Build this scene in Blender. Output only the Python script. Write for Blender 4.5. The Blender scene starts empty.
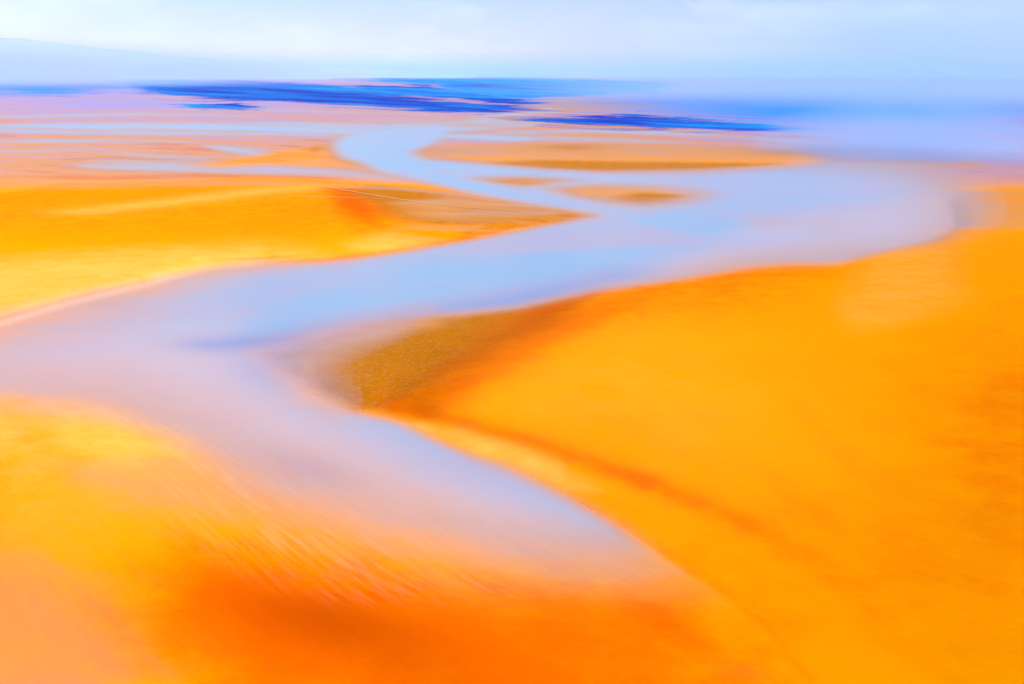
# Desert river plain seen from a low aircraft: orange dunes, a pale silty river winding
# between them, deep blue lagoons on the far plain, mist on the right, hills at the horizon.
import bpy, math
import numpy as np

scene = bpy.context.scene
COL = scene.collection

# ------------------------------------------------------------------ camera
H = 80.0                        # eye height over the river, metres
F = 995.0                       # focal length in pixels of the 1024 wide frame
HY = 74.0                       # row of the flat horizon
PITCH = math.atan((342 - HY) / F)
CP, SP = math.cos(PITCH), math.sin(PITCH)

cam_d = bpy.data.cameras.new('camera')
cam_d.sensor_width = 36.0
cam_d.lens = 36.0 * F / 1024.0
cam_d.clip_start = 1.0
cam_d.clip_end = 200000.0
cam = bpy.data.objects.new('camera', cam_d)
cam.location = (0, 0, H)
cam.rotation_euler = (math.pi / 2 - PITCH, 0, 0)
COL.objects.link(cam)
scene.camera = cam


def at(px, py, z=0.0):
    """survey point -> world point standing at height z"""
    u = (np.asarray(px, float) - 512.0) / F
    v = (342.0 - np.asarray(py, float)) / F
    dy = CP + v * SP
    dz = -SP + v * CP
    t = (H - z) / (-dz)
    return u * t, dy * t, z + 0.0 * t


# ------------------------------------------------------------------ survey grid
near = 74 + np.array([1.8, 2.1, 2.5, 2.9, 3.4, 3.9, 4.5, 5.1, 5.8, 6.5, 7.3, 8.1])
rows = np.concatenate([near, np.arange(82.6, 150, .5), np.arange(150, 260, 1.0), np.arange(260, 460, 1.6),
                       np.arange(460, 720, 2.5), np.arange(720, 1300, 14)])
cols = np.concatenate([np.arange(-640, -16, 12), np.arange(-16, 1040, 3.0), np.arange(1040, 1680, 12)])
PX, PY = np.meshgrid(cols, rows)
NR, NC = PX.shape
rng = np.random.RandomState(7)
LAT = rng.rand(256, 256)


def vnoise(x, y, seed=0):
    x = x + seed * 17.3; y = y + seed * 31.7
    xi = np.floor(x).astype(int); yi = np.floor(y).astype(int)
    fx = x - xi; fy = y - yi
    fx = fx * fx * (3 - 2 * fx); fy = fy * fy * (3 - 2 * fy)
    a = LAT[yi % 256, xi % 256]; b = LAT[yi % 256, (xi + 1) % 256]
    c = LAT[(yi + 1) % 256, xi % 256]; d = LAT[(yi + 1) % 256, (xi + 1) % 256]
    return (a * (1 - fx) + b * fx) * (1 - fy) + (c * (1 - fx) + d * fx) * fy


def fbm(x, y, seed=0, o=4):
    s = 0; a = .5; n = 0
    for k in range(o):
        s = s + a * vnoise(x * 2 ** k, y * 2 ** k, seed + k); n += a; a *= .55
    return s / n


NA = fbm(PX / 90, PY / 9, 1) - .5       # long streaks laid down by wind and tide
NB = fbm(PX / 40, PY / 22, 5) - .5      # rounder blotches
_sl = PY - .045 * (PX - 400)
NF = fbm(PX / 130, _sl / 1.5, 21, 5) - .5   # very long thin streaks on the far flats
NF2 = fbm(PX / 90, _sl / 3.5, 27, 4) - .5
_c, _s = math.cos(.66), math.sin(.66)
ND = fbm((PX * _c + PY * _s) / 90, (-PX * _s + PY * _c) / 11, 33, 3) - .5     # brushed slantwise by the wind
ND2 = fbm((PX * _c + PY * _s) / 160, (-PX * _s + PY * _c) / 26, 37, 4) - .5
NC_ = fbm(PX / 46, PY / 1.7, 9) - .5    # thin streaks


def sdf(poly, sx=1.0, sy=1.0, pad=3.0, warp=0.0, streak=0.0):
    """signed distance to a polygon (inside positive), in units of (sx, sy) pixels"""
    P = np.array(poly, float)
    out = np.full(PX.shape, -pad)
    m = pad + 1
    x0, x1 = P[:, 0].min() - m * sx, P[:, 0].max() + m * sx
    y0, y1 = P[:, 1].min() - m * sy, P[:, 1].max() + m * sy
    if warp or streak:
        y0 -= warp + streak; y1 += warp + streak; x0 -= 3 * warp; x1 += 3 * warp
    c0, c1 = np.searchsorted(cols, [x0, x1]); r0, r1 = np.searchsorted(rows, [y0, y1])
    if c1 <= c0 or r1 <= r0:
        return out
    sl = (slice(r0, r1), slice(c0, c1))
    X = PX[sl] + 2.5 * warp * NB[sl] * 2
    Y = PY[sl] + warp * NA[sl] * 2 + streak * NC_[sl] * 2
    X = X / sx; Y = Y / sy
    Q = P / np.array([sx, sy])
    d2 = np.full(X.shape, 1e18); ins = np.zeros(X.shape, bool)
    n = len(Q)
    for i in range(n):
        ax, ay = Q[i]; bx, by = Q[(i + 1) % n]
        ex, ey = bx - ax, by - ay
        L = ex * ex + ey * ey + 1e-12
        t = np.clip(((X - ax) * ex + (Y - ay) * ey) / L, 0, 1)
        d2 = np.minimum(d2, (X - ax - t * ex) ** 2 + (Y - ay - t * ey) ** 2)
        if ay != by:
            cr = ((ay > Y) != (by > Y)) & (X < ex * (Y - ay) / ey + ax)
            ins ^= cr
    d = np.sqrt(d2)
    out[sl] = np.where(ins, d, -d)
    return out


def sm(x):
    x = np.clip(x, 0, 1)
    return x * x * (3 - 2 * x)


def soft(poly, s=(6, 4), warp=0.0, streak=0.0, inner=False):
    d = sdf(poly, s[0], s[1], 3.0, warp, streak)
    return sm(d) if inner else sm((d + 1) / 2)


def line(pts, w=(8, 6)):
    """soft ridge along a polyline, 1 on the line"""
    P = np.array(pts, float) / np.array(w)
    X = PX / w[0]; Y = PY / w[1]
    d2 = np.full(X.shape, 1e18)
    for (ax, ay), (bx, by) in zip(P[:-1], P[1:]):
        ex, ey = bx - ax, by - ay
        t = np.clip(((X - ax) * ex + (Y - ay) * ey) / (ex * ex + ey * ey), 0, 1)
        d2 = np.minimum(d2, (X - ax - t * ex) ** 2 + (Y - ay - t * ey) ** 2)
    return np.exp(-d2)


def stream(pts, w, sy=.45, a=1.0):
    """a thin channel, wide in the middle, running out to nothing at both ends"""
    P = np.array(pts, float); n = len(P) - 1
    best = np.full(PX.shape, 1e18); tt = np.zeros(PX.shape)
    for i in range(n):
        ax, ay = P[i]; bx, by = P[i + 1]
        ex, ey = bx - ax, by - ay
        t = np.clip(((PX - ax) * ex + (PY - ay) * ey) / (ex * ex + ey * ey), 0, 1)
        d2 = ((PX - ax - t * ex) * sy) ** 2 + (PY - ay - t * ey) ** 2
        m = d2 < best
        best = np.where(m, d2, best); tt = np.where(m, (i + t) / n, tt)
    wd = w * (.25 + .75 * np.sin(math.pi * np.clip(tt, .02, .98)))
    return a * np.exp(-best / wd ** 2) * sm(tt * 5) * sm((1 - tt) * 5)


def blob(cx, cy, rx, ry, rot=0.0):
    c, s = math.cos(rot), math.sin(rot)
    x, y = PX - cx, PY - cy
    return np.exp(-(((x * c + y * s) / rx) ** 2 + ((-x * s + y * c) / ry) ** 2))


# ------------------------------------------------------------------ outlines
SHORE_R = [(512, 307), (597, 290), (640, 284), (682, 279), (752, 267), (792, 264), (837, 264), (892, 250), (930, 242), (958, 229)]
GREAT = [(958, 229), (1000, 228), (1100, 226), (1400, 215), (1800, 205), (1800, 1400), (1300, 1400), (880, 800), (807, 684),
         (792, 665), (752, 620), (712, 590), (682, 570), (627, 535), (562, 497), (512, 473), (459, 453), (424, 436),
         (395, 422), (350, 412), (322, 398), (305, 378), (296, 356), (330, 338), (380, 323), (440, 314)] + SHORE_R
LEFT = [(-700, 240), (-300, 215), (0, 194), (60, 184), (150, 182), (250, 177), (300, 178), (370, 184), (430, 189), (500, 199),
        (560, 209), (602, 216), (512, 234), (480, 240), (415, 252), (350, 261), (280, 266), (210, 273), (150, 288), (75, 306), (0, 328),
        (-300, 400), (-700, 480)]
FORE = [(-700, 470), (-200, 400), (0, 394), (110, 402), (210, 440), (262, 492), (340, 532), (430, 560), (560, 572), (684, 572),
        (712, 592), (752, 622), (792, 667), (807, 686), (880, 802), (1300, 1400), (-1000, 1400)]
BAR_FAR = [(424, 150), (440, 147), (500, 144), (541, 139), (622, 141), (740, 146), (800, 150), (826, 160), (800, 167), (740, 170),
           (690, 172), (607, 172), (546, 170), (480, 163), (440, 156)]
BAR_LOW = [(540, 187), (600, 184), (650, 185), (690, 189), (716, 195), (690, 203), (640, 207), (610, 204), (570, 197)]
BAR_THIN = [(462, 177), (520, 176), (592, 180), (560, 183), (521, 188), (490, 183)]
BAR_CREEK = [(180, 166), (240, 158), (268, 153), (316, 146), (334, 144), (338, 155), (371, 166), (341, 167), (270, 166), (220, 168)]
BAR_EAST = [(940, 195), (990, 192), (1100, 186), (1600, 180), (1700, 214), (1100, 227), (1000, 230), (954, 230)]

# ------------------------------------------------------------------ water depth (0 dry .. 1 deep)
RIVER = [(-700, 470), (-300, 395), (0, 326), (75, 305), (150, 288), (210, 272), (280, 265), (350, 260), (415, 251), (480, 239),
         (560, 223), (602, 215), (594, 213), (523, 202), (469, 192), (418, 180), (380, 171), (371, 167), (344, 158), (334, 146), (345, 136),
         (380, 128), (450, 125), (440, 138), (424, 147), (408, 153), (424, 160), (523, 168), (607, 173), (700, 172), (830, 166),
         (900, 168), (945, 180), (962, 205), (958, 229),
         (930, 243), (892, 252), (837, 267), (792, 266), (752, 270), (682, 282), (597, 292), (512, 309), (440, 317), (380, 326), (330, 341), (296, 358),
         (305, 380), (322, 400), (350, 414), (395, 423), (424, 437), (459, 454), (512, 474), (562, 498), (627, 536), (690, 575),
         (560, 572), (430, 556), (340, 528), (262, 488), (210, 440), (110, 402), (0, 394), (-200, 400), (-700, 480)]
core = soft(RIVER, (4, 2.2), warp=1.0)
# shallows: where the bed rises slowly the edge of the water is lost in wet sand
fade = np.ones_like(core)
fade *= 1 - .84 * soft([(-700, 350), (-50, 372), (110, 378), (230, 420), (300, 478), (400, 520), (600, 560), (720, 600), (400, 700), (-700, 700)], (60, 36), warp=6)
fade *= 1 - .5 * soft([(180, 455), (330, 450), (480, 520), (640, 560), (400, 600), (200, 560)], (60, 30), warp=8)
fade *= 1 - .35 * soft([(-700, 330), (0, 318), (75, 306), (150, 290), (210, 276), (150, 320), (40, 352), (-700, 440)], (30, 12))
fade *= 1 - .25 * soft([(880, 160), (1000, 160), (1000, 245), (930, 240), (890, 215)], (30, 18))
fade *= 1 - .45 * soft([(590, 296), (720, 255), (850, 240), (920, 250), (720, 290)], (20, 8))
fade *= 1 - .55 * soft([(250, 352), (330, 330), (430, 310), (330, 420), (280, 385)], (26, 12), warp=4)
fade *= 1 - .6 * blob(838, 222, 22, 7)
fade *= 1 - .35 * blob(770, 222, 26, 6)
soft_edge = soft(RIVER, (30, 9))
depth = core * fade
EXT = soft([(-700, 300), (0, 312), (120, 290), (260, 380), (300, 470), (420, 530), (640, 560), (560, 600), (380, 585), (200, 480), (-700, 520)], (70, 30), warp=8)
# the channels between the bars and the creeks on the flats
for pts, w, k in [
    ([(-500, 126), (0, 126), (120, 126), (240, 127), (330, 130), (420, 131), (520, 125), (640, 116)], 3.6, .95),
    ([(-300, 131), (0, 131), (160, 133), (300, 134), (360, 138)], 2.0, .6),
    ([(150, 122), (300, 124), (380, 127), (440, 124), (520, 121), (620, 118)], 2.4, .8),
    ([(330, 133), (420, 134), (520, 139), (600, 140), (720, 144)], 2.6, .9),
    ([(380, 131), (440, 127), (500, 117), (540, 110), (570, 101), (585, 92)], 2.0, .95),
    ([(450, 120), (520, 113), (600, 108), (700, 104)], 1.4, .8),
    ([(480, 109), (540, 106), (590, 103), (660, 101)], 1.3, .7),
    ([(520, 99), (560, 96), (578, 92), (620, 89)], 1.1, .9),
    ([(420, 141), (500, 133), (600, 131), (700, 135), (780, 139)], 1.8, .6),
    ([(195, 144), (235, 150), (280, 156), (300, 160)], 2.4, .95),
    ([(40, 165), (130, 167), (240, 169), (330, 172), (440, 184)], 2.8, 1.0),
    ([(90, 153), (150, 156), (210, 160), (290, 167)], 1.5, .7),
    ([(60, 158), (150, 163), (260, 166), (330, 172)], 1.3, .5),
    ([(-300, 118), (0, 117), (140, 114), (300, 117)], 1.5, .5),
    ([(-200, 144), (0, 142), (100, 140), (220, 143)], 1.8, .5),
    ([(-200, 154), (-20, 152), (60, 150), (140, 152)], 1.6, .45),
    ([(100, 108), (250, 110), (380, 113), (470, 116)], 1.0, .4),
    ([(560, 127), (640, 131), (740, 137), (840, 146)], 1.6, .5),
]:
    depth = np.maximum(depth, np.clip(stream(pts, w, .3, k * 1.4), 0, 1) * np.clip(.8 + 1.6 * NF, .2, 1.1))
depth = np.maximum(depth, .5 * np.clip(.7 + 2.5 * NF, 0, 1.2) * soft([(300, 126), (420, 119), (520, 122), (470, 132), (430, 142), (350, 142)], (40, 6), streak=2))
bars = np.zeros_like(core)
for P, s in [(BAR_LOW, (18, 3)), (BAR_THIN, (12, 2)), (BAR_FAR, (18, 3)), (BAR_CREEK, (9, 1.8))]:
    bars = np.maximum(bars, soft(P, s, warp=.8, streak=.5))
bars = np.maximum(bars, soft(GREAT, (5, 3)) )
bars = np.maximum(bars, soft(LEFT, (4, 1.6)))
depth = np.clip(depth * (1 - bars), 0, 1)


def boxblur(a, rx, ry):
    for ax, r in ((0, ry), (1, rx)):
        for _ in range(3):
            pw = [(0, 0), (0, 0)]; pw[ax] = (r + 1, r)
            c = np.cumsum(np.pad(a, pw, mode='edge'), axis=ax)
            n = a.shape[ax]
            hi = np.take(c, np.arange(2 * r + 1, 2 * r + 1 + n), axis=ax); lo = np.take(c, np.arange(0, n), axis=ax)
            a = (hi - lo) / (2 * r + 1)
    return a


# where the beach is nearly level the waterline is wide and vague
vague = np.clip(soft([(-700, 340), (0, 352), (200, 400), (330, 470), (480, 520), (680, 548), (720, 610), (-700, 700)], (50, 26)) +
                soft([(255, 340), (330, 325), (420, 310), (400, 345), (345, 415), (290, 405)], (30, 16)) +
                soft([(800, 130), (1100, 130), (1100, 260), (930, 262), (820, 240)], (50, 18)) +
                soft([(-700, 340), (0, 305), (120, 282), (260, 264), (240, 285), (150, 320), (-700, 480)], (60, 16)), 0, 1)
depth = depth * (1 - vague) + boxblur(depth, 9, 9) * vague
mid = np.clip(soft([(640, 170), (1100, 150), (1100, 280), (560, 320), (560, 280)], (50, 14)), 0, 1)
depth = depth * (1 - mid) + boxblur(depth, 3, 3) * mid
bank = soft([(255, 352), (330, 325), (450, 305), (440, 330), (400, 380), (360, 412), (300, 400)], (30, 16))
depth *= 1 - soft(GREAT, (4, 3)) * (1 - bank)
depth *= 1 - soft([(320, 560), (800, 560), (800, 720), (320, 720)], (60, 76)) * .96
depth *= np.clip(1 + .9 * ND * vague * sm((PY - 420) / 60), 0, 1.3)
depth = np.clip(boxblur(depth, 1, 1), 0, 1)

# ------------------------------------------------------------------ relief
Z = np.zeros_like(core)
dG = sdf(GREAT, 1, 1, 400)
dL = sdf(LEFT, 1, .35, 400)
dF = sdf(FORE, 1, 1, 400)
RIDGE = [(640, 284), (600, 296), (560, 309), (524, 334), (471, 363), (424, 387), (401, 407)]
SCARP = [(401, 407), (447, 419), (494, 433), (541, 446), (577, 458), (637, 480), (697, 500), (770, 540), (850, 610), (930, 720), (1000, 850)]
UPPER = RIDGE + SCARP[1:] + [(1300, 1400), (1800, 1400), (1800, 205), (1000, 226), (892, 250), (792, 264), (700, 276)]
dU = sdf(UPPER, 1, 1, 400)
NEARF = np.clip((620 - PY) / 260, .25, 1)
great = 1.1 * NEARF * sm(dG / 34) + 2.6 * sm((dU + 16) / 44) * sm((900 - PX) / 420) + 2.6 * sm((dU + 160) / 420) * (1 - sm((900 - PX) / 420))
great += 3.0 * line(RIDGE[1:-1], (50, 30)) * sm((dG + 2) / 40) * sm((PX - 380) / 110)
great += 3.5 * blob(940, 270, 150, 50) * sm(dG / 60) + 2.5 * blob(1100, 480, 190, 160) * sm(dU / 60)
great += 2.2 * blob(640, 400, 190, 60, .25) * sm(dU / 60)
great += 1.2 * blob(640, 300, 120, 26, -.25) * sm(dG / 30)
Z += great * sm((dG + 3) / 6)
left = 1.6 * sm(dL / 34) + 3.0 * sm((dL - 6) / 30) * sm((360 - PX) / 120 + .3)
left *= 1 - .6 * soft([(180, 290), (330, 268), (420, 256), (330, 252), (200, 262)], (40, 8))
left += 2.0 * line([(-200, 225), (100, 205), (300, 192), (345, 205), (335, 236)], (60, 12)) * sm(dL / 14)
Z += left * sm((dL + 2) / 5)
fore = 2.2 * sm(dF / 130) + 4.2 * blob(520, 640, 190, 80, .35) * sm(dF / 90) + 3.2 * blob(60, 520, 120, 90) * sm(dF / 60)
fore += 1.2 * blob(60, 430, 60, 26, .5) * sm(dF / 26) - 1.6 * blob(300, 625, 130, 45, .2) * sm(dF / 60)
Z += fore * sm((dF + 20) / 60)
for P, h, sy in [(BAR_FAR, 1.6, .3), (BAR_LOW, .9, .3), (BAR_THIN, .6, .3), (BAR_CREEK, 1.4, .3), (BAR_EAST, 1.5, .4)]:
    d = sdf(P, 1, sy, 100)
    Z += h * sm((d + 4) / 26)
Z += .5 * NA * sm((PY - 90) / 60) * (1 - depth)
Z += .25 * NB * sm((PY - 200) / 150)
Z = Z + .1 - .7 * sm(depth * 1.4) * (1 - .0 * bars)


def blur(a, n):
    for _ in range(n):
        p = np.pad(a, 1, mode='edge')
        a = (p[:-2, 1:-1] + p[2:, 1:-1] + p[1:-1, :-2] + p[1:-1, 2:] + 2 * p[1:-1, 1:-1]) / 6
    return a


Z = boxblur(Z, 2, 2)
_n = sm((PY - 470) / 90)
Z = Z * (1 - _n) + boxblur(Z, 9, 9) * _n
# no step may fold behind itself
Xw, Yw, Zw = at(PX, PY, Z)

# ------------------------------------------------------------------ ground colours, some with slope shade or haze put in (weights 0..1, drawn in order)
names = ['red', 'pale', 'pink', 'brown', 'tan', 'violet', 'rust', 'silt']
W = {n: np.zeros_like(core) for n in names}
W['gold'] = np.ones_like(core)


def lay(kind, m):
    m = np.clip(m, 0, 1)
    for n in W:
        W[n] = W[n] * (1 - m)
    W[kind] = W[kind] + m


# far plain
mL0 = soft(LEFT, (4, 2))
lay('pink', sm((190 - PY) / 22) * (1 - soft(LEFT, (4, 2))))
lay('tan', .75 * soft([(-700, 132), (40, 133), (200, 134), (330, 138), (420, 150), (330, 180), (100, 184), (-100, 192), (-700, 230)], (50, 6), warp=3, streak=1.5) * (1 - soft(LEFT, (4, 2))))
lay('tan', .4 * soft([(60, 110), (300, 108), (420, 116), (380, 122), (200, 120), (60, 119)], (40, 3), warp=2, streak=1.5))
lay('tan', .5 * soft([(560, 127), (760, 130), (840, 140), (700, 148), (520, 140)], (40, 5), warp=2, streak=1.5))
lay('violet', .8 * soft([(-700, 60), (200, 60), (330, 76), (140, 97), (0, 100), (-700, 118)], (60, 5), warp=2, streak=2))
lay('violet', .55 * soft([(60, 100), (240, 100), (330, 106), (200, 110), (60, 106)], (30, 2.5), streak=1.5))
lay('violet', .7 * sm((100 - PY) / 18) * (.6 + 1.2 * sm(NF * 4)))  # distance haze put into the ground colour, stronger towards the horizon
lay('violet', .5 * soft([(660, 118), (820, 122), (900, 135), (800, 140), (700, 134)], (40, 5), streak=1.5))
lay('brown', .45 * soft([(240, 160), (340, 142), (345, 156), (375, 167), (340, 169), (250, 166)], (10, 2)))
flat = sm((182 - PY) / 14) * sm((PY - 84) / 10) * (1 - mL0)
lay('pink', .7 * sm((-NF2 - .02) * 6) * flat)
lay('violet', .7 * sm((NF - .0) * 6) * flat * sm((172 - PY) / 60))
lay('tan', .6 * sm((-NF - .03) * 7) * flat * sm((PY - 96) / 20))
lay('violet', .75 * soft([(640, 96), (800, 92), (1100, 92), (1700, 92), (1700, 168), (980, 168), (850, 166), (800, 140), (700, 128)], (70, 9), warp=2))  # haze fade at the right, laid on the plain as violet
lay('pink', .6 * soft([(930, 150), (1100, 142), (1700, 140), (1700, 182), (940, 184)], (40, 9)))
lay('tan', .55 * sm((NA + .0) * 4) * flat * sm((PY - 125) / 30))
lay('rust', .35 * sm((NF2 - .08) * 9) * flat * sm((PY - 110) / 30))
lay('brown', .5 * stream([(40, 160), (120, 158), (220, 161), (330, 163)], 2.2, .3))
lay('rust', .4 * stream([(0, 176), (100, 178), (200, 176), (300, 177), (380, 182)], 2.2, .3))
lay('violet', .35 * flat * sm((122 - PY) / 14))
# bars
m = soft(BAR_FAR, (12, 2.2), warp=.6, streak=.6)
lay('tan', .8 * m)
lay('silt', .7 * sm((NF2 + .02) * 6) * m * sm((168 - PY) / 14))
lay('gold', .5 * m * sm((PY - 150) / 14))
lay('pink', .6 * m * sm((148 - PY) / 8))
lay('brown', .75 * soft([(470, 163), (546, 171), (607, 173), (720, 170), (780, 164), (660, 162), (540, 160)], (20, 2.6)) * m)
lay('tan', .65 * soft([(520, 142), (640, 145), (600, 156), (520, 152)], (30, 4), streak=1) * m)
lay('brown', .5 * blob(570, 147, 34, 3) * m)
m = soft(BAR_LOW, (14, 2.4), warp=.6, streak=.5)
lay('tan', .6 * m)
lay('silt', .5 * m * sm((700 - PX) / 120))
lay('brown', .75 * soft([(614, 198), (640, 193), (690, 195), (690, 203), (640, 207)], (14, 3)) * m)
lay('tan', .9 * soft(BAR_THIN, (10, 2)))
lay('brown', .3 * soft(BAR_THIN, (10, 2)))
m = soft(BAR_CREEK, (10, 2), streak=.5)
lay('gold', .55 * m)
lay('brown', .6 * line([(316, 149), (334, 147), (338, 157), (371, 166)], (10, 4)) * m)
# left dune
mL = soft(LEFT, (5, 2.0), warp=.5)
lay('gold', mL)
lay('red', .28 * sm((252 - PY) / 40) * mL)  # dulls the sun-facing upper slope through its colour
lay('tan', .7 * soft([(-100, 192), (60, 182), (250, 178), (340, 184), (200, 186), (60, 188)], (40, 2.5), streak=1) * mL)
lay('pale', .45 * line([(80, 212), (180, 201), (260, 191), (330, 186)], (30, 3)) * mL)
lay('pale', .65 * soft([(-300, 300), (0, 262), (120, 252), (260, 245), (330, 258), (250, 266), (150, 284), (0, 318), (-300, 390)], (60, 11), warp=3, streak=1) * mL)
lay('pale', .6 * soft([(350, 244), (385, 232), (430, 240), (420, 250), (370, 257)], (24, 5)) * mL)
lay('tan', .75 * soft([(-300, 370), (0, 312), (100, 290), (200, 272), (200, 280), (100, 304), (0, 330), (-300, 400)], (30, 5), streak=1.2) * mL)
lay('brown', .85 * soft([(330, 188), (380, 185), (450, 192), (540, 206), (590, 214), (540, 222), (470, 226), (420, 224), (372, 214)], (22, 4), warp=2) * mL)
lay('tan', .6 * soft([(400, 203), (450, 196), (540, 210), (560, 216), (480, 222), (430, 218)], (26, 5), streak=.6) * mL)
lay('red', .75 * blob(358, 210, 30, 14, .5) * mL)
lay('rust', .6 * blob(352, 203, 26, 10, .5) * mL)
lay('brown', .6 * line([(470, 232), (540, 223), (600, 216)], (14, 3.5)) * mL)
lay('red', .45 * line([(270, 263), (330, 260), (420, 248), (500, 232)], (16, 2.2)) * mL)
for pts in ([(318, 186), (400, 188), (480, 197), (560, 208)], [(380, 205), (450, 200), (540, 208), (590, 213)], [(430, 214), (500, 212), (580, 214)]):
    lay('silt', .7 * stream(pts, 2.0, .3) * mL)
lay('tan', .5 * sm(NF2 * 8) * mL * sm((PX - 380) / 60))
# east bank
m = soft(BAR_EAST, (22, 5))
lay('tan', .8 * m)
lay('gold', .35 * m)
# great dune
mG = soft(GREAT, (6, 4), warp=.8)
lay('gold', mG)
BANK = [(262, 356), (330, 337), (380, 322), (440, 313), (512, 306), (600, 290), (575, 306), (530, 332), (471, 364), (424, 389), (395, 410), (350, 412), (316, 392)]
lay('brown', .97 * soft(BANK, (16, 8), warp=2.5))  # shade of the slope turned from the sun, put into colour
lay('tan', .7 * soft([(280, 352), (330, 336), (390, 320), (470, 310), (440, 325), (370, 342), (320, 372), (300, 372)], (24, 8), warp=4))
lay('red', .8 * line([(600, 300), (535, 336), (480, 368), (430, 396)], (44, 17)) * soft(BANK + [(700, 270), (800, 330), (500, 430)], (30, 20)))  # painted shade of the bank eases into the lit side here
lay('rust', .5 * line([(560, 312), (500, 348), (440, 384), (402, 406)], (30, 11)))  # darkest part of the painted ridge shade
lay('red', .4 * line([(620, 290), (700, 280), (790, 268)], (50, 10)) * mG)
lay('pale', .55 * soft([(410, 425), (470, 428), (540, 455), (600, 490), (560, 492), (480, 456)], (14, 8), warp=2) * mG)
lay('red', .6 * line([(401, 408), (447, 418), (494, 431), (541, 444), (577, 457), (637, 479), (690, 497)], (18, 7)) * sm((720 - PX) / 90))  # scarp turned from the sun, its shade drawn as a red line
lay('red', .5 * line([(600, 464), (690, 498), (760, 530), (850, 586), (930, 660)], (20, 8)) * sm((960 - PX) / 300) * sm((PX - 560) / 100))  # painted scarp shade carried on to the right, fading out
lay('red', .25 * line([(500, 470), (627, 535), (700, 580), (760, 622), (812, 690)], (16, 10)) * soft(GREAT, (6, 4), inner=False))
lay('pale', .26 * soft([(862, 262), (900, 238), (960, 250), (955, 300), (870, 328), (846, 318)], (24, 14), warp=6) * mG)
lay('red', .42 * blob(1030, 440, 100, 120) * mG)
lay('red', .3 * blob(700, 300, 120, 22, -.2) * mG)
lay('red', .2 * blob(900, 560, 160, 60, .4) * mG)
lay('pale', .08 * blob(620, 400, 150, 70, .2) * mG)
lay('red', .09 * sm((ND2 - .02) * 4) * mG * sm((PY - 300) / 100) * sm((PX - 500) / 200))
lay('red', .2 * blob(720, 610, 110, 70, .6) * mG)
# foreground dune
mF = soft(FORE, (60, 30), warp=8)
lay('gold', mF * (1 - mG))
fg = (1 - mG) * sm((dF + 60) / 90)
lay('pale', .6 * soft([(-100, 392), (60, 392), (180, 402), (250, 425), (190, 468), (60, 466), (-100, 430)], (60, 22), warp=8) * fg)
lay('silt', .4 * soft([(-100, 380), (120, 384), (240, 420), (330, 500), (240, 470), (120, 410), (-100, 408)], (50, 22), warp=6) * (1 - mG))
lay('gold', .6 * line([(10, 410), (40, 440), (70, 462)], (24, 18)) * fg)
lay('tan', .6 * soft([(60, 470), (180, 455), (280, 470), (420, 545), (380, 570), (230, 520), (110, 510)], (40, 22), warp=14, streak=3) * fg)
corner = np.clip(sm((blob(20, 615, 120, 75, .5) + blob(-110, 680, 170, 90) + .5 * NB + .5 * ND) * 1.0 - .08), 0, 1) * fg
lay('tan', .42 * corner)
lay('silt', .14 * corner)
lay('rust', .2 * corner)
lay('red', .92 * blob(300, 622, 135, 46, .12) * fg)  # slope shade of the hollow, painted in red
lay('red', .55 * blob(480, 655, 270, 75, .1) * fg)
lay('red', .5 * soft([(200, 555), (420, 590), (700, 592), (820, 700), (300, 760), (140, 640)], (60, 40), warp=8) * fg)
brush = soft([(170, 440), (260, 450), (420, 520), (480, 590), (330, 590), (180, 520)], (60, 30)) * fg
lay('tan', .35 * sm((ND - .0) * 4) * brush)
near_ = fg * sm((PY - 470) / 60) * sm((760 - PX) / 120)
lay('red', .38 * sm((ND2 - .0) * 5) * near_ * sm((PX - 130) / 120))
lay('red', .4 * near_ * sm((PY - 540) / 80) * sm((PX - 120) / 140))
lay('rust', .95 * blob(315, 618, 125, 34, .24) * fg)  # core of the hollow's painted shade
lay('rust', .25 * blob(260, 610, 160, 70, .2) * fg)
lay('gold', .6 * blob(10, 520, 70, 50) * fg)
lay('pale', .15 * blob(30, 490, 80, 60) * fg)
# flats under shallow water
fringe = np.maximum(boxblur(depth, 4, 2), boxblur(depth, 10, 9) * vague)
lay('silt', .75 * sm(fringe * 2.4) * (1 - .6 * bank))
lay('tan', .6 * blob(590, 572, 120, 24) * (1 - mG))
lay('violet', .15 * EXT * (1 - mG) * (1 - mL) * sm(depth * 3))
lay('tan', .1 * EXT * (1 - mG) * (1 - mL) * sm(depth * 3))

# how blue / how mauve the water is
blue = .45 * np.ones_like(core)
blue = blue * (1 - sm((PX * -1 + 330) / 260) * .5)
blue = np.maximum(blue, .95 * soft([(300, 290), (400, 268), (520, 252), (640, 243), (700, 240), (640, 262), (560, 285), (440, 300), (330, 320), (240, 352), (210, 330)], (50, 9), warp=2))
blue = np.maximum(blue, 1.0 * soft([(610, 218), (690, 210), (760, 222), (740, 238), (690, 236)], (26, 6), warp=2))
blue = np.maximum(blue, 1.0 * soft([(345, 150), (372, 140), (410, 142), (404, 155), (424, 168), (520, 194), (600, 212), (540, 204), (440, 184), (372, 164)], (8, 3)))
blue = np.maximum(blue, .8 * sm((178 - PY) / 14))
blue *= 1 - .5 * soft([(640, 226), (702, 242), (690, 247), (610, 240), (600, 226)], (20, 5))
blue *= 1 - .85 * soft([(480, 240), (600, 218), (700, 241), (640, 246), (560, 250), (420, 258)], (14, 3), streak=.6)
blue = np.clip(blue + .8 * NA + .3 * NB, 0, 1)
mauve = np.clip(.9 * soft([(-700, 380), (100, 330), (230, 330), (300, 400), (440, 470), (660, 560), (400, 640), (-700, 560)], (60, 30)) +
                .5 * soft([(760, 220), (960, 190), (960, 240), (760, 262), (640, 290), (600, 294)], (30, 12)), 0, 1)
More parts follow.
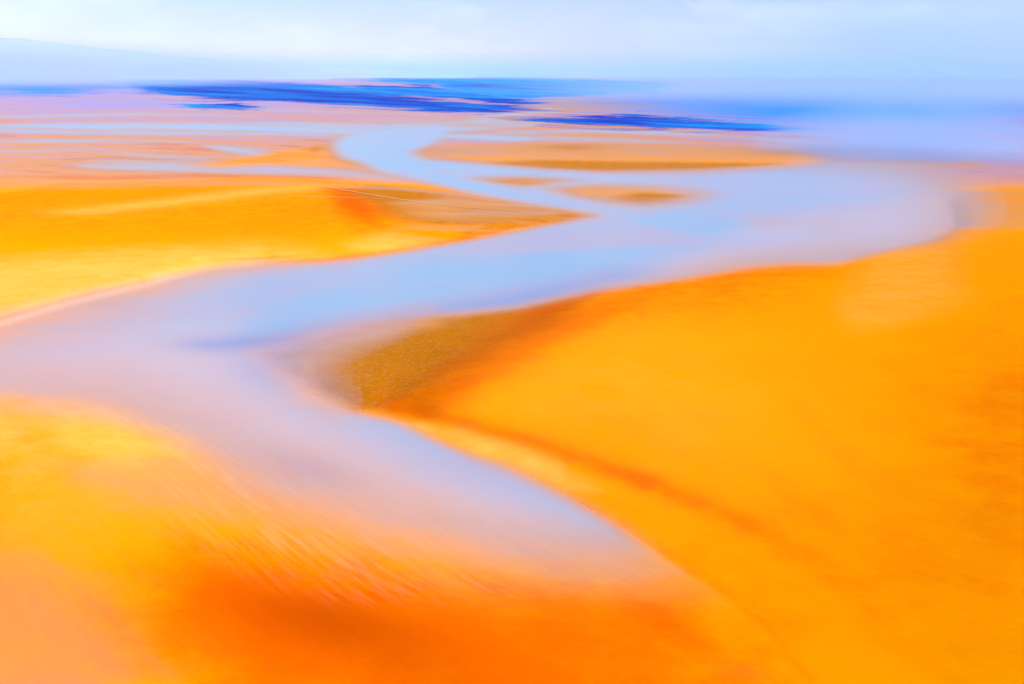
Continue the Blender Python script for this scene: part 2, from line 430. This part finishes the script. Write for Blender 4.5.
deepb = np.clip(.6 * line([(210, 345), (300, 338), (420, 316), (520, 300), (620, 276)], (40, 9)) + .5 * blob(295, 362, 60, 26) + .5 * blob(300, 470, 60, 18, .2), 0, 1)

# ------------------------------------------------------------------ mesh builders
Gid = np.arange(NR * NC).reshape(NR, NC)


def tag(o, label, cat, kind='structure', group=None):
    o['label'] = label; o['category'] = cat
    if kind: o['kind'] = kind
    if group: o['group'] = group
    return o


def make(name, verts, faces, mat, attrs=None, smooth=True):
    me = bpy.data.meshes.new(name)
    verts = np.asarray(verts, np.float32); faces = np.asarray(faces, np.int32)
    me.vertices.add(len(verts)); me.vertices.foreach_set('co', verts.ravel())
    nl = faces.size
    me.loops.add(nl); me.loops.foreach_set('vertex_index', faces.ravel())
    me.polygons.add(len(faces))
    k = faces.shape[1]
    me.polygons.foreach_set('loop_start', np.arange(0, nl, k, dtype=np.int32))
    me.polygons.foreach_set('loop_total', np.full(len(faces), k, np.int32))
    me.polygons.foreach_set('use_smooth', np.full(len(faces), smooth, bool))
    for n, a in (attrs or {}).items():
        at_ = me.attributes.new(n, 'FLOAT', 'POINT')
        at_.data.foreach_set('value', np.asarray(a, np.float32).ravel())
    me.update(calc_edges=True); me.validate()
    me.materials.append(mat)
    o = bpy.data.objects.new(name, me); COL.objects.link(o)
    return o


def grid_faces(mask=None):
    a = Gid[:-1, :-1]; b = Gid[:-1, 1:]; c = Gid[1:, 1:]; d = Gid[1:, :-1]
    q = np.stack([d, c, b, a], -1).reshape(-1, 4)
    if mask is not None:
        m = mask[:-1, :-1] & mask[:-1, 1:] & mask[1:, 1:] & mask[1:, :-1]
        q = q[m.ravel()]
    return q


def sub(name, mask, z, mat, attrs):
    q = grid_faces(mask)
    used = np.unique(q)
    remap = np.zeros(NR * NC, np.int32); remap[used] = np.arange(len(used))
    x, y, zz = at(PX, PY, z)
    v = np.stack([x, y, zz], -1).reshape(-1, 3)[used]
    return make(name, v, remap[q], mat, {k: a.ravel()[used] for k, a in attrs.items()})


# ------------------------------------------------------------------ materials
def new_mat(name):
    m = bpy.data.materials.new(name); m.use_nodes = True
    nt = m.node_tree; nt.nodes.clear()
    return m, nt


def N(nt, t, **kw):
    n = nt.nodes.new(t)
    for k, v in kw.items():
        setattr(n, k, v)
    return n


def noise(nt, scale, detail=4, rough=.55, mapping=(1, 1, 1), rot=0.0):
    tc = N(nt, 'ShaderNodeTexCoord'); mp = N(nt, 'ShaderNodeMapping')
    mp.inputs['Scale'].default_value = mapping; mp.inputs['Rotation'].default_value = (0, 0, rot)
    nt.links.new(tc.outputs['Object'], mp.inputs['Vector'])
    n = N(nt, 'ShaderNodeTexNoise'); n.inputs['Scale'].default_value = scale
    n.inputs['Detail'].default_value = detail; n.inputs['Roughness'].default_value = rough
    nt.links.new(mp.outputs['Vector'], n.inputs['Vector'])
    return n.outputs['Fac']


def math_(nt, op, a, b=None, c=None, clamp=False):
    n = N(nt, 'ShaderNodeMath', operation=op); n.use_clamp = clamp
    for i, v in enumerate((a, b, c)):
        if v is None: continue
        if isinstance(v, (int, float)): n.inputs[i].default_value = v
        else: nt.links.new(v, n.inputs[i])
    return n.outputs[0]


def mix(nt, fac, a, b, blend='MIX'):
    n = N(nt, 'ShaderNodeMix', data_type='RGBA', blend_type=blend)
    for key, v in (('Factor', fac), ('A', a), ('B', b)):
        s = [i for i in n.inputs if i.name == key and (i.type == 'RGBA' or key == 'Factor' and i.type == 'VALUE')][0]
        if isinstance(v, tuple): s.default_value = v + (1,)
        elif isinstance(v, (int, float)): s.default_value = v
        else: nt.links.new(v, s)
    return [o for o in n.outputs if o.type == 'RGBA'][0]


def attr(nt, name):
    n = N(nt, 'ShaderNodeAttribute', attribute_name=name)
    return n.outputs['Fac']


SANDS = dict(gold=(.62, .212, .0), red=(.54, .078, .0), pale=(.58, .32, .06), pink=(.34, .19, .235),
             brown=(.28, .092, .0), tan=(.40, .185, .07), violet=(.20, .20, .42), rust=(.36, .050, .0), silt=(.32, .195, .15))  # brown, red and rust also stand for slope shade, violet also for haze


def sand_shader(nt):
    """adds the sand and soil network to a node tree and returns its shader"""
    streak = noise(nt, .035, 6, .6, (.35, 1, 1), .25)       # wind streaks, tens of metres
    blotch = noise(nt, .11, 6, .62)
    grain = noise(nt, 1.3, 3, .6)
    crumbs = noise(nt, .7, 4, .7)
    colour = SANDS['gold']
    for n in names:
        w = attr(nt, n)
        # break the edge of each ground colour up: strongest where it is half and half
        e = math_(nt, 'MULTIPLY', w, math_(nt, 'SUBTRACT', 1.0, w))
        nz = blotch if n in ('brown', 'red', 'pale') else streak
        k = math_(nt, 'MULTIPLY', e, math_(nt, 'MULTIPLY', math_(nt, 'SUBTRACT', nz, .5), 5.0))
        g = math_(nt, 'MULTIPLY', e, math_(nt, 'MULTIPLY', math_(nt, 'SUBTRACT', grain, .5), 7.0 if n == 'brown' else 1.6))
        w2 = math_(nt, 'ADD', math_(nt, 'ADD', w, k), g, clamp=True)
        c = SANDS[n]
        if n == 'brown':        # brown soil, on the bank also painted shade, with pale dry crumbs
            c = mix(nt, math_(nt, 'MULTIPLY_ADD', math_(nt, 'SUBTRACT', crumbs, .52), 2.4, .12, clamp=True), c, (.34, .165, .06))
        colour = mix(nt, w2, colour, c)
    # fine lines brushed across the near dune by the wind
    tc = N(nt, 'ShaderNodeTexCoord'); mp = N(nt, 'ShaderNodeMapping', vector_type='TEXTURE')
    mp.inputs['Rotation'].default_value = (0, 0, math.radians(-52)); mp.inputs['Scale'].default_value = (18, 1.0, 1)
    nt.links.new(tc.outputs['Object'], mp.inputs['Vector'])
    wl = N(nt, 'ShaderNodeTexNoise'); wl.inputs['Scale'].default_value = 1.0; wl.inputs['Detail'].default_value = 4
    nt.links.new(mp.outputs['Vector'], wl.inputs['Vector'])
    bm = math_(nt, 'MULTIPLY', attr(nt, 'brush'), math_(nt, 'MULTIPLY', math_(nt, 'SUBTRACT', wl.outputs['Fac'], .44), 5.0, clamp=True))
    colour = mix(nt, math_(nt, 'MULTIPLY', math_(nt, 'MULTIPLY', bm, math_(nt, 'MULTIPLY', math_(nt, 'SUBTRACT', blotch, .36), 4.0, clamp=True)), .4), colour, (.42, .24, .12))
    v = math_(nt, 'ADD', .86, math_(nt, 'MULTIPLY', streak, .16))
    v = math_(nt, 'ADD', v, math_(nt, 'MULTIPLY', grain, .10))
    v = math_(nt, 'ADD', v, math_(nt, 'MULTIPLY', math_(nt, 'SUBTRACT', wl.outputs['Fac'], .5), .14))
    hsv = N(nt, 'ShaderNodeHueSaturation'); nt.links.new(colour, hsv.inputs['Color']); nt.links.new(v, hsv.inputs['Value'])
    b = N(nt, 'ShaderNodeBsdfDiffuse'); nt.links.new(hsv.outputs['Color'], b.inputs['Color']); b.inputs['Roughness'].default_value = .4
    hgt = math_(nt, 'ADD', math_(nt, 'MULTIPLY', noise(nt, .45, 5, .6, (.5, 1, 1), .5), 1.0), math_(nt, 'MULTIPLY', grain, .25))
    bp = N(nt, 'ShaderNodeBump'); bp.inputs['Strength'].default_value = .22; bp.inputs['Distance'].default_value = 1.0
    nt.links.new(hgt, bp.inputs['Height']); nt.links.new(bp.outputs['Normal'], b.inputs['Normal'])
    return b.outputs['BSDF']


def sand_material():
    m, nt = new_mat('sand')
    out = N(nt, 'ShaderNodeOutputMaterial'); nt.links.new(sand_shader(nt), out.inputs['Surface'])
    return m


WATER = dict(lilac=(.29, .26, .365), blue=(.18, .295, .45), mauve=(.42, .305, .33), deep=(.13, .17, .38))


def water_material():
    m, nt = new_mat('silty_water')
    s1 = noise(nt, .02, 5, .55, (.35, 1, 1), -.15)
    s2 = noise(nt, .12, 5, .6, (.4, 1, 1), .7)
    c = WATER['lilac']
    for n, k in (('blue', 1.0), ('mauve', 1.0), ('deep', 1.0)):
        w = attr(nt, n + '_silt')
        e = math_(nt, 'MULTIPLY', w, math_(nt, 'SUBTRACT', 1.0, w))
        w2 = math_(nt, 'ADD', w, math_(nt, 'MULTIPLY', e, math_(nt, 'MULTIPLY', math_(nt, 'SUBTRACT', s1, .5), 3.0)), clamp=True)
        c = mix(nt, w2, c, WATER[n])
    d = attr(nt, 'depth')
    e = math_(nt, 'MULTIPLY', d, math_(nt, 'SUBTRACT', 1.0, d))
    d2 = math_(nt, 'ADD', d, math_(nt, 'MULTIPLY', e, math_(nt, 'MULTIPLY', math_(nt, 'SUBTRACT', s2, .5), 1.2)), clamp=True)
    b = N(nt, 'ShaderNodeBsdfPrincipled'); nt.links.new(c, b.inputs['Base Color'])
    b.inputs['Roughness'].default_value = .22; b.inputs['IOR'].default_value = 1.33
    bp = N(nt, 'ShaderNodeBump'); bp.inputs['Strength'].default_value = .05; bp.inputs['Distance'].default_value = .4
    nt.links.new(noise(nt, .5, 3, .5, (.5, 1, 1)), bp.inputs['Height']); nt.links.new(bp.outputs['Normal'], b.inputs['Normal'])
    bed = sand_shader(nt); mx = N(nt, 'ShaderNodeMixShader')
    nt.links.new(d2, mx.inputs['Fac']); nt.links.new(bed, mx.inputs[1]); nt.links.new(b.outputs[0], mx.inputs[2])
    out = N(nt, 'ShaderNodeOutputMaterial'); nt.links.new(mx.outputs[0], out.inputs['Surface'])
    return m


def lagoon_material():
    m, nt = new_mat('lagoon_water')
    s1 = noise(nt, .004, 6, .6, (.25, 1, 1), -.1)
    sh = attr(nt, 'shallow')
    c = mix(nt, math_(nt, 'MULTIPLY_ADD', math_(nt, 'SUBTRACT', s1, .5), .6, sh, clamp=True), (.0, .025, .33), (.0, .19, .58))
    d = attr(nt, 'depth')
    e = math_(nt, 'MULTIPLY', d, math_(nt, 'SUBTRACT', 1.0, d))
    d2 = math_(nt, 'ADD', d, math_(nt, 'MULTIPLY', e, math_(nt, 'MULTIPLY', math_(nt, 'SUBTRACT', s1, .5), 4.0)), clamp=True)
    b = N(nt, 'ShaderNodeBsdfPrincipled'); nt.links.new(c, b.inputs['Base Color'])
    b.inputs['Roughness'].default_value = .8; b.inputs['Specular IOR Level'].default_value = .05
    bed = sand_shader(nt); mx = N(nt, 'ShaderNodeMixShader')
    nt.links.new(d2, mx.inputs['Fac']); nt.links.new(bed, mx.inputs[1]); nt.links.new(b.outputs[0], mx.inputs[2])
    out = N(nt, 'ShaderNodeOutputMaterial'); nt.links.new(mx.outputs[0], out.inputs['Surface'])
    return m


def hill_material():
    m, nt = new_mat('hill_rock')
    b = N(nt, 'ShaderNodeBsdfPrincipled'); b.inputs['Roughness'].default_value = .95; b.inputs['Specular IOR Level'].default_value = .03
    c = mix(nt, noise(nt, .0016, 6, .6, (.3, 1, 1)), (.30, .40, .52), (.38, .45, .56))
    nt.links.new(c, b.inputs['Base Color'])
    out = N(nt, 'ShaderNodeOutputMaterial'); nt.links.new(b.outputs[0], out.inputs['Surface'])
    return m


def volume_material(name, colour, density, g=0.0):
    m, nt = new_mat(name)
    v = N(nt, 'ShaderNodeVolumePrincipled')
    v.inputs['Color'].default_value = colour + (1,); v.inputs['Density'].default_value = density
    v.inputs['Anisotropy'].default_value = g
    out = N(nt, 'ShaderNodeOutputMaterial'); nt.links.new(v.outputs[0], out.inputs['Volume'])
    return m


def mist_material(name, colour, density, radii, streak):
    """mist that thins out towards the edge of its bank and hangs in wisps"""
    m, nt = new_mat(name)
    tc = N(nt, 'ShaderNodeTexCoord')
    mp = N(nt, 'ShaderNodeMapping'); mp.inputs['Scale'].default_value = tuple(1 / r for r in radii)
    nt.links.new(tc.outputs['Object'], mp.inputs['Vector'])
    ln = N(nt, 'ShaderNodeVectorMath', operation='LENGTH'); nt.links.new(mp.outputs['Vector'], ln.inputs[0])
    f = math_(nt, 'SUBTRACT', 1.0, ln.outputs['Value'], clamp=True)
    f = math_(nt, 'MULTIPLY', f, math_(nt, 'SUBTRACT', 2.0, f))
    nz = N(nt, 'ShaderNodeTexNoise'); nz.inputs['Scale'].default_value = 1.6; nz.inputs['Detail'].default_value = 3
    mp2 = N(nt, 'ShaderNodeMapping'); mp2.inputs['Scale'].default_value = (1 / radii[0], 1 / radii[1], streak / radii[2])
    nt.links.new(tc.outputs['Object'], mp2.inputs['Vector']); nt.links.new(mp2.outputs['Vector'], nz.inputs['Vector'])
    f = math_(nt, 'MULTIPLY', f, math_(nt, 'MULTIPLY_ADD', nz.outputs['Fac'], 2.4, -.2, clamp=False))
    v = N(nt, 'ShaderNodeVolumePrincipled'); v.inputs['Color'].default_value = colour + (1,)
    nt.links.new(math_(nt, 'MAXIMUM', math_(nt, 'MULTIPLY', f, density), 0.0), v.inputs['Density'])
    out = N(nt, 'ShaderNodeOutputMaterial'); nt.links.new(v.outputs[0], out.inputs['Volume'])
    return m


M_SAND, M_WATER, M_LAGOON, M_HILL = sand_material(), water_material(), lagoon_material(), hill_material()
M_TRACK, nt = new_mat('packed_pale_sand')
b = N(nt, 'ShaderNodeBsdfPrincipled'); b.inputs['Roughness'].default_value = .95
nt.links.new(mix(nt, noise(nt, .3, 4), (.40, .22, .09), (.45, .27, .13)), b.inputs['Base Color'])
out = N(nt, 'ShaderNodeOutputMaterial'); nt.links.new(b.outputs[0], out.inputs['Surface'])

# weights were composited "over"; the shader mixes in the same order, so turn them into over-factors
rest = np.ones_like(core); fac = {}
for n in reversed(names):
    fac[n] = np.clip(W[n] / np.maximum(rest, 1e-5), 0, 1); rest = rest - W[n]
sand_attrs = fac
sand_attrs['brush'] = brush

# ------------------------------------------------------------------ dunes and bars, then the ground sheet beneath them
taken = np.zeros(core.shape, bool)
land = [
    ('sand_dune', GREAT, 'great orange dune filling the right side, with a brown bank sloping to the river', 'dune'),
    ('sand_dune', LEFT, 'golden dune along the far bank at the left, with a pale lower edge', 'dune'),
    ('sand_dune', FORE, 'blurred orange dune in the near left corner, with a dark red hollow', 'dune'),
    ('sandbar', BAR_FAR, 'long orange sandbar beyond the side channel, right of the narrow creek', 'sandbar'),
    ('sandbar', BAR_LOW, 'low tan sandbar with a brown middle, between creek and wide river', 'sandbar'),
    ('sandbar', BAR_THIN, 'thin tan sliver of sand in the fork of the creek', 'sandbar'),
    ('sandbar', BAR_CREEK, 'small orange sandbar with a dark tip on the left bank of the creek', 'sandbar'),
    ('sandbar', BAR_EAST, 'hazy peach sand flat at the right end of the river', 'sandbar'),
]
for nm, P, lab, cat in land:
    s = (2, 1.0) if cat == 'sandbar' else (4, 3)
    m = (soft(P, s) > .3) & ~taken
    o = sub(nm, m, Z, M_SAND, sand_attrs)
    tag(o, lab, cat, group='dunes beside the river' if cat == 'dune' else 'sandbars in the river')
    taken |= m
Zg = np.where(taken, Z - .02, Z)
x, y, z = at(PX, PY, Zg)
v = np.stack([x, y, z], -1).reshape(-1, 3)
q = grid_faces()
# continue the sheet under and behind the camera
base = NR * NC
last = v[Gid[-1]]
extra = []
for yy, sc in ((10.0, 2.2), (-60.0, 4.0), (-400.0, 12.0), (-3000.0, 60.0)):
    e = last.copy(); e[:, 0] *= sc; e[:, 1] = yy; e[:, 2] = .5; extra.append(e)
v = np.concatenate([v] + extra)
ids = np.concatenate([Gid[-1][None], base + np.arange(4 * NC).reshape(4, NC)])
q2 = np.stack([ids[1:, :-1], ids[1:, 1:], ids[:-1, 1:], ids[:-1, :-1]], -1).reshape(-1, 4)
ga = {k: np.concatenate([a.ravel(), np.tile(a[-1], 4)]) for k, a in sand_attrs.items()}
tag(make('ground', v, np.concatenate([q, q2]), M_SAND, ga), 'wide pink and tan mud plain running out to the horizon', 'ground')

# ------------------------------------------------------------------ river
wm = depth > .015
wet = {**sand_attrs, 'depth': depth, 'blue_silt': blue, 'mauve_silt': mauve, 'deep_silt': deepb}
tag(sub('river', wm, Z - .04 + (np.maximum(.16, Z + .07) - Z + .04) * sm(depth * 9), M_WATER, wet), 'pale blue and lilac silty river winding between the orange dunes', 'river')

# ------------------------------------------------------------------ lagoons
LAGOONS = [
    ('long deep blue lagoon stretching across the left and middle of the far plain', [(110, 82), (180, 79), (300, 82), (400, 91), (470, 101), (530, 106), (545, 112), (490, 114), (430, 111), (330, 104), (200, 99), (130, 95)], (60, 3.2), .15),
    ('thin deep blue lagoon just beyond the longest one', [(340, 84), (430, 86), (500, 95), (550, 103), (520, 106), (440, 98), (380, 92)], (30, 2), .1),
    ('bright cyan blue lagoon near the horizon in the middle', [(360, 78), (480, 76.5), (560, 79), (680, 82), (660, 92), (560, 97), (500, 96), (440, 88)], (50, 3), .75),
    ('dark blue lagoon beyond the long orange sandbar', [(505, 119), (560, 116), (640, 113), (700, 117), (820, 129), (740, 132), (600, 128), (540, 126)], (70, 4.5), .12),
    ('hazy azure lagoon under the mist at the right', [(640, 102), (740, 96), (900, 98), (1040, 108), (960, 126), (820, 124), (720, 118)], (130, 14), 1.0),
    ('small dark streak of blue water on the pink flats', [(180, 104), (240, 102), (270, 106), (240, 109), (190, 108)], (26, 2.2), .2),
    ('pale blue lagoon fading out at the left end of the horizon', [(-300, 84), (-40, 83), (120, 82), (175, 88), (80, 95), (-80, 94), (-300, 96)], (60, 5), .7),
]
fields = []
for lab, P, s, sh in LAGOONS:
    dd = soft(P, s, warp=1.5, streak=2.5)
    if 'azure' not in lab:
        dd = np.clip((.5 if 'left end' in lab else 1.0) * dd * 1.7 * sm((NF + .20 + .6 * (dd - .5)) * 2.4) * (.74 + .26 * sm((NF2 + .16) * 7)), 0, 1)
    fields.append(dd)
fields = np.array(fields)
wet_all = fields.max(0)
owner = np.where(wet_all > .01, fields.argmax(0), -1)
wts = fields ** 2 + 1e-6
tone = (wts * np.array([l[3] for l in LAGOONS])[:, None, None]).sum(0) / wts.sum(0)
tone = np.clip(tone + .7 * sm((230 - PX) / 110) + .4 * sm((PX - 600) / 200) + 1.4 * NF2 + 2.6 * NF, 0, 1)
for k, (lab, P, s, sh) in enumerate(LAGOONS):
    mk = owner == k
    mk = mk | np.roll(mk, 1, 0) | np.roll(mk, -1, 0) | np.roll(mk, 1, 1) | np.roll(mk, -1, 1)
    mk &= wet_all > .004
    lift = (.05 + .02 * k + .5 * sm((140 - PY) / 40)) * sm(wet_all * 12) - .02
    o = sub('lagoon', mk, np.maximum(Z, .12) + lift, M_LAGOON, {**sand_attrs, 'depth': wet_all, 'shallow': tone})
    tag(o, lab, 'lagoon', group='lagoons on the far plain')

# ------------------------------------------------------------------ paths trodden in the sand
def surf_z(px, py):
    r = np.clip(np.searchsorted(rows, py), 0, NR - 1); c = np.clip(np.searchsorted(cols, px), 0, NC - 1)
    return Z[r, c]


def path(pts, w, lab):
    P = np.array(pts, float); out = []
    for (a, b_) in zip(P[:-1], P[1:]):
        for t in np.linspace(0, 1, 14, endpoint=False):
            out.append(a * (1 - t) + b_ * t)
    out = np.array(out + [P[-1]])
    V = []
    for k, (px, py) in enumerate(out):
        z = max(surf_z(px, py), surf_z(px, py - 1.2), surf_z(px, py + 1.2)) + .12
        x, y, _ = at(px, py, z)
        V.append((float(x), float(y), float(z)))
    V = np.array(V)
    T = np.gradient(V[:, :2], axis=0); T /= np.linalg.norm(T, axis=1, keepdims=True) + 1e-9
    nrm = np.stack([-T[:, 1], T[:, 0]], -1)
    ww = w * (.4 + .6 * np.sin(np.linspace(.15, math.pi - .15, len(V))))[:, None]
    Lf = V.copy(); Rt = V.copy()
    Lf[:, :2] += nrm * ww; Rt[:, :2] -= nrm * ww
    n = len(V)
    fs = [(k, k + 1, n + k + 1, n + k) for k in range(n - 1)]
    return tag(make('path', np.concatenate([Rt, Lf]), fs, M_TRACK), lab, 'path')


path([(312, 184), (345, 190), (400, 199), (460, 207), (530, 212)], 1.0, 'thin pale path slanting across the brown end of the left dune')
path([(270, 195), (340, 197), (400, 199)], .7, 'faint level path joining the slanting one on the left dune')

# ------------------------------------------------------------------ hills at the horizon
def ridge(name, prof, D, depth_m, lab, seed):
    px = np.arange(-900, 1925, 15.0)
    P = np.array(prof, float)
    py = np.interp(px, P[:, 0], P[:, 1]) + (fbm(px / 70, px * 0 + seed, seed) - .5) * 2.2
    top = H + (HY - py) / F * D
    X = (px - 512) / F * D / CP
    V = []; ny = 9
    for j in range(ny):
        t = j / (ny - 1)
        s = math.sin(math.pi * t) ** 1.2
        zz = np.maximum(top * s * (1 - .12 * fbm(px / 30, px * 0 + j, seed + 3)) if j != ny // 2 else top, 0) - (25 if j in (0, ny - 1) else 0)
        V.append(np.stack([X * (1 + (t - .5) * depth_m / D), 0 * X + D + (t - .5) * depth_m, zz], -1))
    V = np.concatenate(V); n = len(px)
    I = np.arange(ny * n).reshape(ny, n)
    q = np.stack([I[:-1, :-1], I[:-1, 1:], I[1:, 1:], I[1:, :-1]], -1).reshape(-1, 4)
    return tag(make(name, V, q, M_HILL), lab, 'hills')


ridge('hills', [(-900, 22), (-300, 32), (0, 38), (60, 42), (120, 49), (200, 57), (300, 65), (380, 69), (460, 75), (520, 84), (1900, 90)], 24000, 6000, 'faint high hills sloping down from the left edge of the horizon', 3)
ridge('hills', [(-900, 40), (-300, 47), (0, 53), (100, 58), (200, 64), (260, 69), (330, 77), (400, 90), (1900, 92)], 17500, 4000, 'lower bluish hills in front of the high ones at the left', 8)

# ------------------------------------------------------------------ air: even haze and a few banks of mist
def box(name, lo, hi, mat):
    v = [(x_, y_, z_) for x_ in (lo[0], hi[0]) for y_ in (lo[1], hi[1]) for z_ in (lo[2], hi[2])]
    f = [(0, 1, 3, 2), (4, 6, 7, 5), (0, 4, 5, 1), (2, 3, 7, 6), (0, 2, 6, 4), (1, 5, 7, 3)]
    return make(name, v, f, mat, smooth=False)


hz = box('haze', (-95000, -4000, -30), (95000, 62000, 1150), volume_material('haze', (.50, .72, 1.0), 1.0e-5))
tag(hz, 'pale blue haze thickening towards the horizon', 'haze', 'stuff')


def mist(cx, cy, D, rx, ry, rz, colour, tau, lab):
    x = (cx - 512) / F * D / CP; z = H + (HY - cy) / F * D
    u = np.linspace(0, 2 * math.pi, 48, endpoint=False); w = np.linspace(0, math.pi, 26)[1:-1]
    V = [(0, 0, 1)]
    for a in w:
        for b_ in u:
            r = 1 + .10 * math.sin(3 * b_ + cx) * math.sin(a) + .06 * math.sin(5 * b_ + 2 * a)
            V.append((math.sin(a) * math.cos(b_) * r, math.sin(a) * math.sin(b_) * r, math.cos(a)))
    V.append((0, 0, -1))
    V = np.array(V) * np.array([rx, ry, rz])
    F3 = []; n = 48
    for i in range(len(w) - 1):
        for j in range(n):
            a = 1 + i * n + j; b_ = 1 + i * n + (j + 1) % n
            F3.append((a, a + n, b_ + n)); F3.append((a, b_ + n, b_))
    for j in range(n):
        F3.append((0, 1 + j, 1 + (j + 1) % n))
        e = 1 + (len(w) - 1) * n
        F3.append((len(V) - 1, e + (j + 1) % n, e + j))
    o = make('mist', V, F3, mist_material('mist', colour, tau * 1.5 / (2 * ry), (rx, ry, rz), 1.2)); o.location = (x, D, z)
    return tag(o, lab, 'mist', 'stuff', group='banks of mist')


mist(520, 76, 30000, 46000, 20000, 520, (.50, .74, 1.0), 3.2, 'pale veil of mist hanging all along the horizon')
mist(-150, 76, 8000, 4600, 4800, 330, (.58, .68, 1.0), 2.8, 'lilac bank of mist under the hills at the left edge')
mist(890, 156, 1050, 180, 170, 70, (.40, .62, 1.0), 1.9, 'blue bank of mist lying over the right end of the river')
mist(980, 80, 2900, 1500, 1500, 330, (.46, .67, 1.0), 1.7, 'wide pale bank of mist veiling the right of the horizon')
mist(760, 100, 4200, 1500, 1200, 200, (.45, .74, 1.0), .7, 'far bank of mist over the blue lagoons right of centre')

# ------------------------------------------------------------------ light
SUN_EL, SUN_AZ = math.radians(38), math.radians(118)     # azimuth from +Y clockwise: right and a little behind
sd = bpy.data.lights.new('sun', 'SUN'); sd.energy = 4.2; sd.angle = math.radians(.6); sd.color = (1, .94, .84)
so = bpy.data.objects.new('sun', sd); COL.objects.link(so)
so.location = (300, -150, 300)
so.rotation_euler = (math.pi / 2 - SUN_EL, 0, math.pi - SUN_AZ)

w = bpy.data.worlds.new('World'); scene.world = w; w.use_nodes = True
nt = w.node_tree; nt.nodes.clear()
sky = N(nt, 'ShaderNodeTexSky', sky_type='NISHITA')
sky.sun_disc = False; sky.sun_elevation = SUN_EL; sky.sun_rotation = SUN_AZ
sky.air_density = 1.0; sky.dust_density = .2; sky.ozone_density = 3.0
bg = N(nt, 'ShaderNodeBackground'); bg.inputs['Strength'].default_value = .072
tint = N(nt, 'ShaderNodeMix', data_type='RGBA', blend_type='MULTIPLY')
tint.inputs[0].default_value = 1.0; tint.inputs[7].default_value = (.93, .86, 1.08, 1)
nt.links.new(sky.outputs['Color'], tint.inputs[6]); tc = N(nt, 'ShaderNodeTexCoord'); mp = N(nt, 'ShaderNodeMapping'); mp.inputs['Scale'].default_value = (5, 5, 16)
mp.inputs['Location'].default_value = (1.3, .2, .4)
nt.links.new(tc.outputs['Generated'], mp.inputs['Vector'])
cn = N(nt, 'ShaderNodeTexNoise'); cn.inputs['Scale'].default_value = 1.0; cn.inputs['Detail'].default_value = 6; cn.inputs['Roughness'].default_value = .58
nt.links.new(mp.outputs['Vector'], cn.inputs['Vector'])
cf = math_(nt, 'MULTIPLY', math_(nt, 'SUBTRACT', cn.outputs['Fac'], .46), 3.6, clamp=True)
cl = N(nt, 'ShaderNodeMix', data_type='RGBA'); cl.inputs[7].default_value = (7.6, 7.8, 8.2, 1)
nt.links.new(math_(nt, 'MULTIPLY', cf, .8), cl.inputs[0])
nt.links.new(tint.outputs[2], cl.inputs[6]); nt.links.new(cl.outputs[2], bg.inputs['Color'])
out = N(nt, 'ShaderNodeOutputWorld'); nt.links.new(bg.outputs[0], out.inputs['Surface'])

# ------------------------------------------------------------------ render settings
vs = scene.view_settings
scene.display_settings.display_device = 'sRGB'
vs.view_transform = 'Standard'; vs.look = 'None'; vs.exposure = 1.0; vs.gamma = 1.0; vs.use_curve_mapping = False
scene.render.engine = 'CYCLES'
cy = scene.cycles
cy.use_denoising = True
cy.max_bounces = 5; cy.diffuse_bounces = 2; cy.glossy_bounces = 2; cy.transparent_max_bounces = 12; cy.volume_bounces = 1
